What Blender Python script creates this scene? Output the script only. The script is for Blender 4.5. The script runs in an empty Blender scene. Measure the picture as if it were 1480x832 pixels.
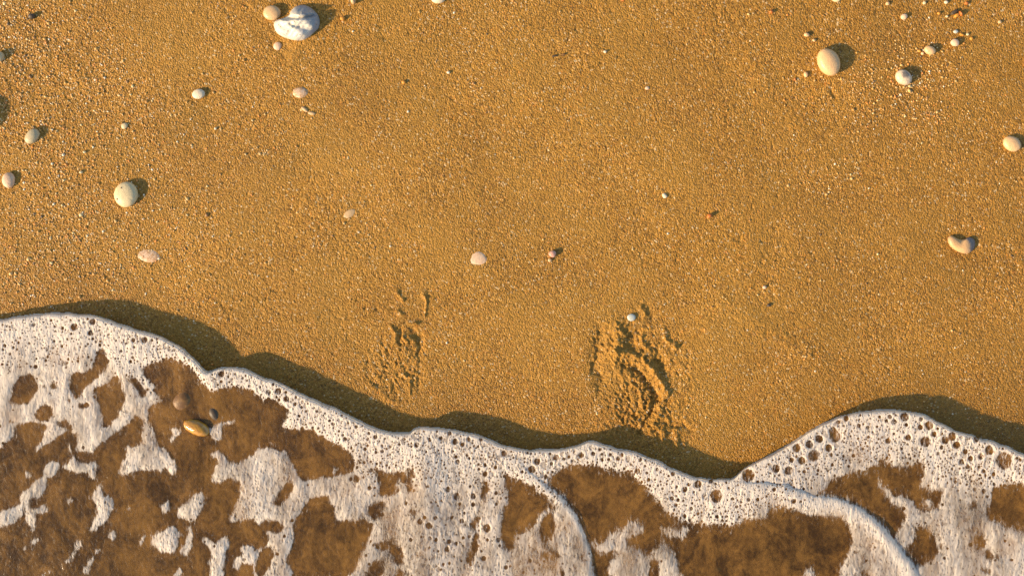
import bpy, math, random
import numpy as np
from mathutils import Vector

# ------------------------------------------------------------------ camera, light, exposure
scene = bpy.context.scene
C = scene.collection
HC = 1.5                                   # camera height above the sand, metres
cam = bpy.data.objects.new('camera', bpy.data.cameras.new('camera'))
C.objects.link(cam)
cam.location = (0, 0, HC)
cam.rotation_euler = (0, 0, 0)
cam.data.sensor_width = 36
cam.data.lens = 36 * HC / 1.48             # 1.48 m wide on the ground: 1 photo pixel = 1 mm
cam.data.clip_start = 0.05
cam.data.clip_end = 9000
scene.camera = cam

AZ = math.radians(26)                      # shadows fall to the upper right
EL = math.radians(23.5)
world = bpy.data.worlds.new('World'); scene.world = world
world.use_nodes = True
wn = world.node_tree.nodes; wl = world.node_tree.links
sky = wn.new('ShaderNodeTexSky'); sky.sky_type = 'NISHITA'; sky.sun_disc = False
sky.sun_elevation = EL
sky.sun_rotation = math.atan2(-math.cos(AZ), -math.sin(AZ))
bg = wn['Background']; bg.inputs['Strength'].default_value = 0.14
wl.new(sky.outputs[0], bg.inputs['Color'])
sl = bpy.data.lights.new('sun', 'SUN'); sl.energy = 4.6; sl.angle = math.radians(2.2)
sl.color = (1.0, 0.75, 0.46)
so = bpy.data.objects.new('sun', sl); C.objects.link(so)
so.rotation_euler = Vector((math.cos(AZ) * math.cos(EL), math.sin(AZ) * math.cos(EL), -math.sin(EL))).to_track_quat('-Z', 'Y').to_euler()
so.location = (-2, -1, 2)
vs = scene.view_settings
vs.view_transform = 'Standard'; vs.look = 'None'; vs.gamma = 1; vs.use_curve_mapping = False
vs.exposure = 0.78
try:
    scene.cycles.transparent_max_bounces = 16
except Exception: pass

rng = np.random.default_rng(7)
random.seed(7)

# ------------------------------------------------------------------ numpy helpers
_tab = np.random.default_rng(99).random((512, 512)).astype(np.float32)
def vnoise(x, y, seed=0):
    """smooth value noise, unit lattice, range -1..1"""
    xi = np.floor(x); yi = np.floor(y)
    fx = (x - xi); fy = (y - yi)
    fx = fx * fx * (3 - 2 * fx); fy = fy * fy * (3 - 2 * fy)
    a = (xi.astype(np.int64) + seed * 37) & 511; b = (yi.astype(np.int64) + seed * 91) & 511
    a1 = (a + 1) & 511; b1 = (b + 1) & 511
    v = (_tab[a, b] * (1 - fx) + _tab[a1, b] * fx) * (1 - fy) + (_tab[a, b1] * (1 - fx) + _tab[a1, b1] * fx) * fy
    return v * 2 - 1
def rnoise(x, y, wl_, seed=0):
    """value noise of wavelength wl_ (px) on a rotated lattice, so it shows no grid"""
    t = 0.61 + seed * 1.3
    c, s = math.cos(t), math.sin(t)
    return vnoise((c * x + s * y) / wl_ + 300.3, (-s * x + c * y) / wl_ + 211.7, seed)
def fbm(x, y, wl_, seed=0, n=3):
    v = 0; a = 1; t = 0
    for i in range(n):
        v = v + a * rnoise(x, y, wl_ / 2 ** i, seed + i); t += a; a *= 0.55
    return v / t
def sstep(a, b, x):
    t = np.clip((x - a) / (b - a), 0, 1); return t * t * (3 - 2 * t)
def inside(poly, X, Y):
    r = np.zeros(X.shape, bool); n = len(poly)
    for i in range(n):
        x0, y0 = poly[i]; x1, y1 = poly[(i + 1) % n]
        if y0 == y1: continue
        c = ((y0 > Y) != (y1 > Y)) & (X < (x1 - x0) * (Y - y0) / (y1 - y0) + x0)
        r ^= c
    return r
def dist(pts, X, Y):
    d = np.full(X.shape, 1e9, np.float32)
    for (x0, y0), (x1, y1) in zip(pts[:-1], pts[1:]):
        dx, dy = x1 - x0, y1 - y0; L = dx * dx + dy * dy + 1e-9
        t = np.clip(((X - x0) * dx + (Y - y0) * dy) / L, 0, 1)
        d = np.minimum(d, (X - x0 - t * dx) ** 2 + (Y - y0 - t * dy) ** 2)
    return np.sqrt(d)
def smooth(pts, k=2, closed=False):
    """Chaikin corner cutting"""
    for _ in range(k):
        q = []
        n = len(pts)
        for i in range(n if closed else n - 1):
            a, b = pts[i], pts[(i + 1) % n]
            q += [(a[0] * .75 + b[0] * .25, a[1] * .75 + b[1] * .25), (a[0] * .25 + b[0] * .75, a[1] * .25 + b[1] * .75)]
        pts = q if closed else [pts[0]] + q + [pts[-1]]
    return pts
def axis(lo, hi, step, far, grow=1.06):
    a = list(np.arange(lo, hi + step / 2, step)); s = step
    while a[-1] < far: s *= grow; a.append(a[-1] + s)
    s = step; b = []
    while (b[-1] if b else lo) > -far: s *= grow; b.append((b[-1] if b else lo) - s)
    return np.array(b[::-1] + a, np.float64)
def w2(px, py, z=0.0):
    k = (1 - z / HC) * 0.001
    return (px - 740) * k, (416 - py) * k

# ------------------------------------------------------------------ waterline and foam, traced on the sand
FRONT = [(-4e6, 560), (-6000, 560), (-3000, 620), (-1500, 500), (-700, 560), (-350, 500), (-180, 510), (-80, 480), (0, 462), (25, 457), (50, 454), (90, 453), (125, 455), (155, 460),
 (180, 470), (200, 478), (228, 483), (252, 495), (275, 512), (290, 528), (298, 537), (306, 536), (322, 531), (345, 530), (370, 541),
 (400, 551), (440, 570), (480, 588), (510, 603), (540, 617), (565, 625), (590, 626), (598, 620), (612, 617), (640, 618), (665, 622), (700, 632),
 (740, 647), (770, 650), (800, 648), (830, 646), (841, 640), (855, 636), (870, 640), (895, 649), (925, 655), (955, 668), (985, 681),
 (1010, 690), (1042, 692), (1058, 691), (1070, 680), (1088, 669), (1112, 658), (1140, 643), (1162, 628), (1180, 617), (1210, 603), (1238, 595),
 (1268, 592), (1300, 592), (1330, 597), (1352, 607), (1375, 620), (1402, 628), (1440, 640), (1480, 656), (1560, 690), (1700, 720), (1900, 650),
 (2400, 600), (3500, 640), (6000, 620), (4e6, 620)]
FRONT_S = FRONT[:8] + smooth(FRONT[8:-7], 1) + FRONT[-7:]
SHEET2 = [(598, 621), (630, 625), (700, 640), (745, 658), (765, 680), (785, 697), (805, 711), (822, 727), (838, 750), (849, 778), (858, 805), (864, 850), (880, 960), (860, 1150), (560, 1150), (520, 960), (545, 850), (556, 800), (566, 755), (582, 715), (590, 680), (592, 650)]
SHEET3 = [(1058, 692), (1090, 696), (1130, 699), (1155, 708), (1178, 716), (1218, 721), (1236, 729), (1260, 744), (1280, 765), (1297, 786), (1312, 803), (1325, 822), (1340, 860), (1380, 960), (1390, 1150), (1000, 1150), (975, 950), (985, 850), (1010, 790), (1015, 750), (1022, 725), (1040, 700)]
def T(ox, oy, *polys):
    return [[(ox + x / 4, oy + y / 4) for x, y in p] for p in polys]
OPS = []
# wet openings and foam patches in the order they lie over one another
def wat(ox, oy, *p): OPS.extend(('w', q) for q in T(ox, oy, *p))
def foa(ox, oy, *p): OPS.extend(('f', q) for q in T(ox, oy, *p))
wat(0, 416,
 [(60,640),(75,560),(110,515),(160,492),(210,510),(225,560),(205,630),(170,672),(110,680),(65,660)],
 [(300,530),(325,525),(332,560),(318,590),(298,585),(292,550)],
 [(360,460),(365,430),(395,415),(405,425),(385,455)],
 [(580,345),(600,350),(605,390),(630,430),(630,465),(600,490),(560,520),(520,560),(490,590),(465,630),(440,640),(415,610),(400,560),(410,500),(440,490),(470,495),(500,470),(530,440),(550,390)],
 [(530,580),(570,560),(620,565),(640,520),(690,500),(700,530),(695,570),(720,620),(715,680),(690,740),(640,800),(630,845),(570,845),(590,780),(575,700),(550,640)],
 [(200,700),(240,680),(290,670),(305,720),(310,740),(280,760),(240,765),(200,740)],
 [(445,665),(480,650),(495,680),(470,700),(445,695)],
 [(80,790),(190,765),(230,770),(270,790),(275,845),(60,845)],
 [(330,780),(380,765),(410,790),(420,845),(330,845)],
 [(735,510),(800,520),(830,580),(855,610),(850,640),(810,640),(795,590),(750,545)],
 [(670,845),(720,790),(790,740),(830,760),(835,845)],
 [(240,565),(265,560),(265,585),(245,585)], [(50,760),(72,755),(75,775),(52,780)], [(385,640),(405,640),(400,665),(380,660)],
 [(815,450),(850,440),(900,420),(950,410),(1000,405),(1050,420),(1100,450),(1135,480),(1140,520),(1180,550),(1210,580),(1240,590),(1300,575),(1370,565),(1420,575),(1500,620),(1700,690),(1600,845),(855,845),(855,760),(860,700),(890,670),(930,655),(940,640),(900,620),(890,590),(885,545),(850,530),(820,500)])
foa(0, 416, [(1150,850),(1225,805),(1290,790),(1330,760),(1380,790),(1400,850)])
wat(0, 624, [(-3000,-10),(0,-10),(1480,-10),(1480,2000),(-3000,2000)])
foa(0, 624,
 [(190,100),(215,120),(260,70),(350,20),(400,-30),(270,-30),(245,55)],
 [(440,-25),(460,60),(445,110),(490,100),(520,130),(545,90),(600,50),(690,-25)],
 [(820,-25),(830,50),(800,90),(760,100),(740,70),(720,90),(745,130),(700,190),(670,240),(720,245),(800,225),(870,215),(920,220),(950,190),(975,230),(1005,248),(1025,220),(1020,180),(985,150),(970,110),(930,90),(900,60),(890,20),(880,-25)],
 [(985,60),(1005,50),(1060,-20),(975,-20),(1000,30)], [(1215,-20),(1225,50),(1290,50),(1330,80),(1370,-20)],
 [(395,75),(410,80),(420,110),(405,130)],
 [(350,215),(390,190),(415,150),(430,130),(440,180),(500,185),(540,170),(558,200),(545,225),(555,250),(520,275),(500,255),(520,235),(450,240),(380,230)],
 [(255,210),(290,170),(330,175),(352,215),(325,240),(295,275),(270,260),(272,300),(265,350),(230,375),(180,385),(165,430),(200,450),(250,415),(280,430),(270,470),(210,475),(195,510),(210,560),(165,575),(180,530),(150,500),(160,460),(125,430),(130,480),(90,510),(40,535),(-40,560),(-40,480),(60,450),(115,420),(125,360),(165,330),(200,280),(250,260)],
 [(135,240),(155,225),(180,250),(155,275)],
 [(525,370),(560,310),(585,295),(585,340),(600,385),(650,375),(665,410),(650,470),(600,520),(550,570),(525,575),(535,520),(570,450),(545,420)],
 [(380,410),(400,388),(418,400),(395,422)], [(930,460),(940,420),(975,390),(980,430),(955,470)],
 [(1030,460),(1040,435),(1090,415),(1130,360),(1165,345),(1188,375),(1165,440),(1120,510),(1080,510),(1030,490)],
 [(870,600),(920,590),(960,570),(1005,535),(1040,570),(1030,650),(1015,700),(940,700),(890,670)],
 [(1035,690),(1080,650),(1095,580),(1090,550),(1110,545),(1120,640),(1080,715),(1055,710)],
 [(620,600),(640,570),(665,565),(678,600),(650,628)], [(800,640),(820,605),(842,600),(835,625),(812,650)],
 [(430,640),(455,612),(472,625),(460,670),(440,700),(390,750),(350,775),(400,720),(440,675)],
 [(480,825),(505,770),(535,720),(545,735),(530,780),(500,830)], [(545,680),(565,660),(582,675),(560,695)],
 [(1005,840),(1035,765),(1055,790),(1045,840)], [(215,840),(260,815),(300,793),(308,803),(260,840)],
 [(-40,-20),(80,-20),(75,30),(20,60),(10,95),(-40,110)], [(730,440),(765,432),(760,448),(738,456)], [(130,665),(150,650),(160,665),(140,680)], [(180,630),(225,605),(228,625),(190,650)],
 [(1200,120),(1230,130),(1245,100),(1270,110),(1290,135),(1330,190),(1370,190),(1430,150),(1490,120),(1490,500),(1400,510),(1345,530),(1330,490),(1370,420),(1390,320),(1370,265),(1310,265),(1280,300),(1250,300),(1215,275),(1230,230),(1250,200),(1270,180),(1240,160)],
 [(1170,605),(1200,595),(1240,650),(1290,600),(1330,600),(1310,700),(1290,760),(1290,850),(1200,850),(1220,760),(1225,690),(1190,650)],
 [(1350,780),(1355,740),(1400,710),(1400,650),(1440,660),(1490,670),(1490,760),(1430,765),(1400,760),(1370,790)])
foa(370, 624, [(0,-60),(1480,-60),(1480,1200),(0,1200),(-10,770),(-10,650),(0,510)], [(-10,110),(0,110),(70,95),(60,500),(-10,500)])
wat(370, 624,
 [(-200,-60),(60,-40),(200,-20),(370,0),(400,40),(450,65),(520,95),(565,150),(572,205),(540,235),(480,248),(400,258),(330,270),(280,295),(245,260),(225,215),(200,170),(170,110),(60,95),(0,115),(-200,90)],
 [(150,330),(180,285),(215,285),(222,320),(180,370),(150,420),(100,420),(110,380)],
 [(555,250),(580,240),(600,265),(585,290),(558,280)],
 [(300,380),(350,362),(410,370),(445,400),(450,450),(480,520),(540,515),(620,500),(660,530),(690,545),(650,620),(640,660),(600,740),(540,845),(200,845),(215,790),(160,750),(200,680),(225,610),(205,550),(240,470),(290,420)],
 [(650,200),(720,215),(770,235),(840,235),(900,220),(935,240),(900,280),(870,300),(840,330),(810,360),(760,375),(700,380),(720,330),(715,280),(680,240)],
 [(640,430),(680,405),(740,400),(745,440),(730,490),(690,510),(640,490)],
 [(60,510),(110,500),(150,520),(165,560),(130,600),(100,590),(60,560),(0,530)],
 [(-20,530),(40,540),(75,590),(80,640),(20,680),(-20,690)], [(0,720),(60,660),(100,650),(105,720),(60,800),(40,845),(0,845)],
 [(650,640),(700,650),(760,620),(800,600),(830,640),(860,700),(850,750),(800,760),(790,690),(720,690)],
 [(620,850),(640,790),(690,750),(740,735),(750,780),(720,850)], [(800,850),(820,780),(870,800),(900,850)],
 [(1310,290),(1330,270),(1340,330),(1325,400),(1300,400)], [(1420,450),(1490,420),(1490,700),(1430,660),(1420,560)],
 [(1210,740),(1240,640),(1270,560),(1290,600),(1290,660),(1260,740),(1230,770)], [(1230,560),(1250,500),(1290,460),(1300,480),(1260,570)],
 [(870,470),(900,440),(950,460),(900,500)], [(860,340),(875,300),(900,295),(915,330),(890,360)], [(1430,240),(1490,260),(1490,380),(1445,330)])
foa(370, 624, [(790,305),(820,288),(870,285),(860,315),(830,330)], [(440,215),(462,205),(468,225),(450,235)])
wat(740, 624,
 [(-20,260),(60,285),(120,310),(160,350),(220,380),(265,420),(265,450),(200,445),(160,480),(130,540),(60,590),(20,600),(-20,580)],
 [(195,300),(230,250),(290,205),(340,180),(420,185),(520,200),(600,215),(670,230),(720,265),(770,320),(810,370),(870,430),(920,480),(990,510),(1080,530),(1200,540),(1290,530),(1380,490),(1500,475),(1500,1000),(480,1000),(470,740),(440,660),(430,600),(400,540),(370,480),(330,430),(300,380),(250,350),(210,330)],
 [(150,700),(200,680),(260,690),(290,720),(240,740),(190,740)], [(165,500),(240,455),(262,520),(240,620),(180,640),(160,580)],
 [(270,770),(300,780),(310,850),(280,850)], [(390,720),(420,700),(430,740),(400,760)], [(90,640),(120,640),(110,670)])
foa(740, 624,
 [(440,650),(470,620),(530,640),(545,600),(580,570),(640,575),(650,540),(700,515),(760,550),(770,580),(710,600),(650,610),(650,650),(720,670),(770,720),(800,700),(840,660),(870,630),(900,660),(930,700),(960,770),(1000,850),(560,850),(545,770),(590,740),(620,700),(600,680),(540,690),(510,680)],
 [(850,550),(900,550),(980,560),(1030,575),(1000,610),(950,600),(880,590)])
wat(740, 624, [(780,740),(840,730),(860,780),(850,850),(800,850)], [(660,745),(690,740),(680,765)])
wat(1110, 624,
 [(345,270),(400,260),(480,235),(560,220),(610,195),(650,165),(700,175),(740,200),(800,195),(860,185),(905,180),(900,230),(885,280),(870,310),(950,330),(1035,325),(1010,400),(980,450),(930,465),(860,455),(830,440),(850,405),(800,380),(740,365),(710,370),(700,330),(660,290),(640,255),(625,290),(660,320),(700,390),(760,430),(800,480),(790,530),(750,580),(735,620),(700,570),(640,510),(580,460),(500,410),(430,385),(350,370),(270,365),(240,340),(300,350),(340,310)],
 [(840,560),(860,540),(930,560),(970,610),(985,670),(970,720),(930,760),(870,780),(820,740),(770,680),(800,650),(840,630)],
 [(985,630),(1010,640),(1020,680),(990,670)], [(1180,640),(1220,590),(1270,610),(1270,650),(1220,670)],
 [(1230,690),(1270,680),(1345,705),(1340,730),(1260,730)], [(1220,780),(1270,780),(1300,810),(1260,820)],
 [(1280,330),(1350,305),(1600,280),(1600,590),(1420,560),(1350,540),(1260,510),(1250,460),(1300,410)],
 [(1100,250),(1150,255),(1200,280),(1150,275)], [(1150,420),(1180,390),(1210,400),(1200,440),(1160,450)],
 [(-20,440),(70,430),(200,460),(300,480),(400,490),(460,520),(480,570),(490,640),(470,700),(430,770),(380,1000),(-20,1000)],
 [(540,790),(570,780),(600,850),(540,850)], [(990,515),(1020,510),(1010,540)])
foa(1110, 624, [(200,850),(210,790),(250,780),(275,850)], [(890,395),(935,380),(960,400),(940,420),(900,415)])
BUB = []
def bub(ox, oy, s): BUB.extend((ox + a / 4, oy + b / 4, r / 4) for a, b, r in s)
bub(1110, 624, [(385,25,38),(265,135,36),(240,70,25),(295,40,25),(350,92,22),(165,92,26),(195,165,24),(45,210,28),(120,222,28),(135,162,16),(810,32,20),(910,55,32),(1025,45,24),(1090,75,24),(1065,25,25),(1280,105,28),(1365,165,52),(1205,40,18),(1230,140,20),(1120,172,18),(1140,112,16),(1005,88,13),(960,12,18),(285,243,10),(180,225,10),(210,228,12),(1245,225,14),(1305,242,12),(1155,200,14)])
bub(1110, 416, [(790,745,28),(930,795,28),(705,743,14),(730,772,18),(685,768,12),(880,805,16),(885,757,14),(640,765,8),(405,775,14),(525,795,14),(578,805,13),(375,825,25),(800,790,12)])
bub(740, 624, [(400,132,20),(255,147,20),(470,125,14),(520,128,10),(568,130,13),(613,152,15),(742,160,12),(725,225,17),(780,235,10),(790,275,12),(690,188,8),(925,383,14),(960,392,11),(990,397,10),(948,420,12),(870,325,9),(900,358,7),(1035,442,12),(1075,470,12),(1185,488,12),(1240,487,10),(115,215,25),(145,170,22),(195,257,14),(228,182,12),(300,155,11),(220,125,10),(1365,250,42),(1180,370,40),(1075,300,25),(1000,330,18),(930,240,14),(1150,285,15),(1300,430,10),(840,215,12),(438,150,8)])
bub(370, 624, [(515,40,13),(1165,172,15),(1150,55,20),(1195,72,14),(1068,35,14),(1325,240,16),(1110,330,18),(1160,370,22),(1255,370,18),(1255,418,14),(1000,540,22),(1335,555,24),(1130,492,12),(1190,512,15),(1037,495,13),(975,492,12),(1105,675,16),(1115,632,15),(1315,730,17),(1400,622,15),(895,622,12),(1005,612,12),(1232,602,12),(720,178,8),(690,28,14),(855,40,12),(1300,45,12)])
bub(370, 416, [(128,597,20),(175,640,18),(172,602,10),(225,670,12),(265,688,10),(230,632,10),(290,712,9),(352,712,10),(425,765,10)])
bub(0, 416, [(430,225,25),(535,195,20),(1280,497,20),(195,212,12),(320,222,10),(525,260,18),(580,270,8),(770,300,14),(835,300,20),(1320,512,9),(1355,497,8),(1403,520,9),(1280,540,10),(1345,525,8),(1440,565,8)])

# ------------------------------------------------------------------ materials
def new_mat(name):
    m = bpy.data.materials.new(name); m.use_nodes = True
    nt = m.node_tree; nt.nodes.clear()
    return m, nt
class N:
    def __init__(s, nt): s.nt = nt
    def n(s, t, **kw):
        nd = s.nt.nodes.new(t)
        for k, v in kw.items():
            if k == 'inp':
                for a, b in v.items():
                    if isinstance(b, bpy.types.NodeSocket): s.nt.links.new(b, nd.inputs[a])
                    else: nd.inputs[a].default_value = b
            else: setattr(nd, k, v)
        return nd
    def math(s, op, a, b=0.0, c=None, clamp=False):
        nd = s.n('ShaderNodeMath', operation=op, use_clamp=clamp)
        for i, v in enumerate([a, b] + ([c] if c is not None else [])):
            if isinstance(v, bpy.types.NodeSocket): s.nt.links.new(v, nd.inputs[i])
            else: nd.inputs[i].default_value = v
        return nd.outputs[0]
    def ramp(s, fac, stops, interp='LINEAR'):
        nd = s.n('ShaderNodeValToRGB'); cr = nd.color_ramp; cr.interpolation = interp
        while len(cr.elements) < len(stops): cr.elements.new(0.5)
        for e, (p, c) in zip(cr.elements, stops):
            e.position = p; e.color = (c, c, c, 1) if isinstance(c, (int, float)) else (*c, 1)
        s.nt.links.new(fac, nd.inputs[0]); return nd.outputs[0]
    def mix(s, f, a, b, mode='MIX'):
        nd = s.n('ShaderNodeMix', data_type='RGBA', blend_type=mode)
        for i, v in ((0, f), (6, a), (7, b)):
            if isinstance(v, bpy.types.NodeSocket): s.nt.links.new(v, nd.inputs[i])
            else: nd.inputs[i].default_value = v if i == 0 else (*v[:3], 1)
        return nd.outputs[2]
    def mapr(s, v, a, b, c=0.0, d=1.0, t='SMOOTHSTEP'):
        nd = s.n('ShaderNodeMapRange', interpolation_type=t)
        for i, q in enumerate((v, a, b, c, d)):
            if isinstance(q, bpy.types.NodeSocket): s.nt.links.new(q, nd.inputs[i])
            else: nd.inputs[i].default_value = q
        return nd.outputs[0]

def sand_material():
    m, nt = new_mat('wet_golden_sand'); g = N(nt)
    geo = g.n('ShaderNodeNewGeometry').outputs['Position']
    warp = g.n('ShaderNodeTexNoise', inp={'Vector': geo, 'Scale': 500.0, 'Detail': 2.0})
    pos = g.n('ShaderNodeVectorMath', operation='ADD', inp={0: geo, 1: g.n('ShaderNodeVectorMath', operation='SCALE', inp={0: warp.outputs['Color'], 'Scale': 0.0009}).outputs[0]}).outputs[0]
    v1 = g.n('ShaderNodeTexVoronoi', inp={'Vector': pos, 'Scale': 430.0})
    v2 = g.n('ShaderNodeTexVoronoi', inp={'Vector': pos, 'Scale': 700.0})
    s1 = g.n('ShaderNodeSeparateColor', inp={0: v1.outputs['Color']})
    s2 = g.n('ShaderNodeSeparateColor', inp={0: v2.outputs['Color']})
    col = g.ramp(s1.outputs[0], [(0.0, (0.10, 0.055, 0.016)), (0.14, (0.27, 0.135, 0.026)), (0.40, (0.45, 0.228, 0.032)), (0.78, (0.57, 0.298, 0.046)), (0.90, (0.70, 0.41, 0.11)), (0.962, (0.66, 0.24, 0.03)), (0.978, (0.88, 0.74, 0.48))], 'LINEAR')
    col2 = g.ramp(s2.outputs[0], [(0.0, (0.07, 0.045, 0.016)), (0.22, (0.35, 0.17, 0.024)), (0.85, (0.55, 0.290, 0.044)), (1.0, (0.85, 0.58, 0.26))])
    col = g.mix(0.42, col, col2)
    big = g.n('ShaderNodeTexNoise', inp={'Vector': geo, 'Scale': 5.0, 'Detail': 5.0, 'Roughness': 0.6}).outputs[0]
    tint = g.ramp(big, [(0.3, (0.65, 0.61, 0.54)), (0.7, (0.92, 0.865, 0.76))])
    col = g.mix(1.0, col, tint, 'MULTIPLY')
    bed = g.n('ShaderNodeTexNoise', inp={'Vector': geo, 'Scale': 9.0, 'Detail': 4.0, 'Roughness': 0.6}).outputs[0]
    col = g.mix(g.mapr(bed, 0.42, 0.66, 0.05, 0.55), col, (0.34, 0.178, 0.028))
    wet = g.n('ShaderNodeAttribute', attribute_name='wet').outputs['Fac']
    col = g.mix(wet, col, g.mix(1.0, col, (0.78, 0.76, 0.74), 'MULTIPLY'))  # darkens wet sand, and carries the painted light falloff on the right
    h = g.math('ADD', g.math('MULTIPLY', v1.outputs['Distance'], -0.7), g.math('MULTIPLY', v2.outputs['Distance'], -0.4))
    bmp = g.n('ShaderNodeBump', inp={'Strength': 1.0, 'Distance': 0.0016, 'Height': h})
    rough = g.mapr(wet, 0.0, 1.0, 0.62, 0.42)
    p = g.n('ShaderNodeBsdfPrincipled', inp={'Base Color': col, 'Roughness': rough, 'Normal': bmp.outputs[0], 'Specular IOR Level': 0.22})
    o = g.n('ShaderNodeOutputMaterial'); nt.links.new(p.outputs[0], o.inputs[0])
    return m

def water_material():
    m, nt = new_mat('clear_silty_water'); g = N(nt)
    geo = g.n('ShaderNodeNewGeometry').outputs['Position']
    mp = g.n('ShaderNodeMapping', inp={'Vector': geo, 'Scale': (1.0, 0.7, 1.0), 'Rotation': (0, 0, 0.3)}).outputs[0]
    n1 = g.n('ShaderNodeTexNoise', inp={'Vector': mp, 'Scale': 24.0, 'Detail': 9.0, 'Roughness': 0.74, 'Distortion': 0.7}).outputs[0]
    n2 = g.n('ShaderNodeTexNoise', inp={'Vector': mp, 'Scale': 190.0, 'Detail': 3.0, 'Distortion': 0.4}).outputs[0]
    silt_caustics = g.math('ADD', g.math('MULTIPLY', n1, 0.76), g.math('MULTIPLY', n2, 0.24))  # one noise for murky silt and for painted caustic patches
    tint = g.ramp(silt_caustics, [(0.34, (0.52, 0.41, 0.27)), (0.50, (0.76, 0.61, 0.37)), (0.66, (1.0, 0.86, 0.50))])  # amber patches imitate focused sunlight, painted into the water tint
    bmp = g.n('ShaderNodeBump', inp={'Strength': 0.35, 'Distance': 0.003, 'Height': n2})
    fr = g.n('ShaderNodeFresnel', inp={'IOR': 1.33, 'Normal': bmp.outputs[0]}).outputs[0]
    tr = g.n('ShaderNodeBsdfTransparent', inp={0: tint})
    gl = g.n('ShaderNodeBsdfGlossy', inp={'Color': (1, 1, 1, 1), 'Roughness': 0.3, 'Normal': bmp.outputs[0]})
    sd = g.n('ShaderNodeBsdfDiffuse', inp={'Color': (0.43, 0.210, 0.045, 1)})
    body = g.n('ShaderNodeMixShader', inp={0: g.mapr(silt_caustics, 0.36, 0.68, 0.08, 0.46), 1: tr.outputs[0], 2: sd.outputs[0]})
    mx = g.n('ShaderNodeMixShader', inp={0: fr, 1: body.outputs[0], 2: gl.outputs[0]})
    o = g.n('ShaderNodeOutputMaterial'); nt.links.new(mx.outputs[0], o.inputs[0])
    return m

def foam_material():
    m, nt = new_mat('white_sea_foam'); g = N(nt)
    geo = g.n('ShaderNodeNewGeometry').outputs['Position']
    cov = g.n('ShaderNodeAttribute', attribute_name='cov').outputs['Fac']
    rim = g.n('ShaderNodeAttribute', attribute_name='rim').outputs['Fac']
    den = g.n('ShaderNodeAttribute', attribute_name='den').outputs['Fac']
    warp = g.n('ShaderNodeTexNoise', inp={'Vector': geo, 'Scale': 90.0, 'Detail': 2.0})
    wp = g.n('ShaderNodeVectorMath', operation='SCALE', inp={0: warp.outputs['Color'], 'Scale': 0.008}).outputs[0]
    pos = g.n('ShaderNodeVectorMath', operation='ADD', inp={0: geo, 1: wp}).outputs[0]
    flat = g.n('ShaderNodeMapping', inp={'Vector': pos, 'Scale': (1.0, 0.62, 0.0), 'Rotation': (0, 0, 0.22)}).outputs[0]
    va = g.n('ShaderNodeTexVoronoi', voronoi_dimensions='2D', inp={'Vector': flat, 'Scale': 250.0})
    vb = g.n('ShaderNodeTexVoronoi', voronoi_dimensions='2D', inp={'Vector': flat, 'Scale': 130.0})
    ra = g.n('ShaderNodeSeparateColor', inp={0: va.outputs['Color']}).outputs[0]
    rb = g.n('ShaderNodeSeparateColor', inp={0: vb.outputs['Color']}).outputs[1]
    # radius of every bubble mouth from its cell's random value
    rada = g.math('MULTIPLY', g.mapr(ra, 0.15, 1.0, 0.03, 0.44, 'LINEAR'), den)
    radb = g.math('MULTIPLY', g.mapr(rb, 0.30, 1.0, 0.0, 0.40, 'LINEAR'), den)
    ha = g.mapr(g.math('SUBTRACT', va.outputs['Distance'], rada), -0.16, 0.12, 1.0, 0.0)
    hb = g.mapr(g.math('SUBTRACT', vb.outputs['Distance'], radb), -0.12, 0.10, 1.0, 0.0)
    hole = g.math('MULTIPLY', g.math('MAXIMUM', g.math('MULTIPLY', ha, g.mapr(rada, 0.02, 0.1)), g.math('MULTIPLY', hb, g.mapr(radb, 0.02, 0.1))), 0.45)
    smap = g.n('ShaderNodeMapping', inp={'Vector': pos, 'Scale': (1.0, 0.30, 0.0), 'Rotation': (0, 0, 0.22)}).outputs[0]
    streak = g.n('ShaderNodeTexNoise', inp={'Vector': smap, 'Scale': 300.0, 'Detail': 2.0, 'Roughness': 0.6}).outputs[0]
    body = g.n('ShaderNodeTexNoise', inp={'Vector': smap, 'Scale': 32.0, 'Detail': 5.0, 'Roughness': 0.62}).outputs[0]
    e = g.math('ADD', cov, g.math('MULTIPLY', g.math('SUBTRACT', streak, 0.5), 1.5))
    a = g.mapr(e, 0.12, 0.86)
    a = g.math('MULTIPLY', a, g.math('ADD', g.mapr(g.math('ADD', g.math('MULTIPLY', body, 0.7), g.math('MULTIPLY', streak, 0.3)), 0.38, 0.62, 0.0, 0.55), g.mapr(rim, 0.0, 1.0, 0.12, 0.97, 'LINEAR')), clamp=True)
    a = g.math('MULTIPLY', a, g.math('SUBTRACT', 1.0, hole))
    hgt = g.math('SUBTRACT', g.math('MULTIPLY', streak, 0.9), g.math('MULTIPLY', hole, 0.9))
    bmp = g.n('ShaderNodeBump', inp={'Strength': 0.75, 'Distance': 0.0022, 'Height': hgt})
    df = g.n('ShaderNodeBsdfPrincipled', inp={'Base Color': (0.92, 0.82, 0.68, 1), 'Roughness': 0.45, 'Normal': bmp.outputs[0], 'Specular IOR Level': 0.3})
    tl = g.n('ShaderNodeBsdfTranslucent', inp={'Color': (0.9, 0.82, 0.68, 1)})
    b = g.n('ShaderNodeMixShader', inp={0: 0.42, 1: df.outputs[0], 2: tl.outputs[0]})
    tr = g.n('ShaderNodeBsdfTransparent')
    mx = g.n('ShaderNodeMixShader', inp={0: a, 1: tr.outputs[0], 2: b.outputs[0]})
    o = g.n('ShaderNodeOutputMaterial'); nt.links.new(mx.outputs[0], o.inputs[0])
    return m

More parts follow.
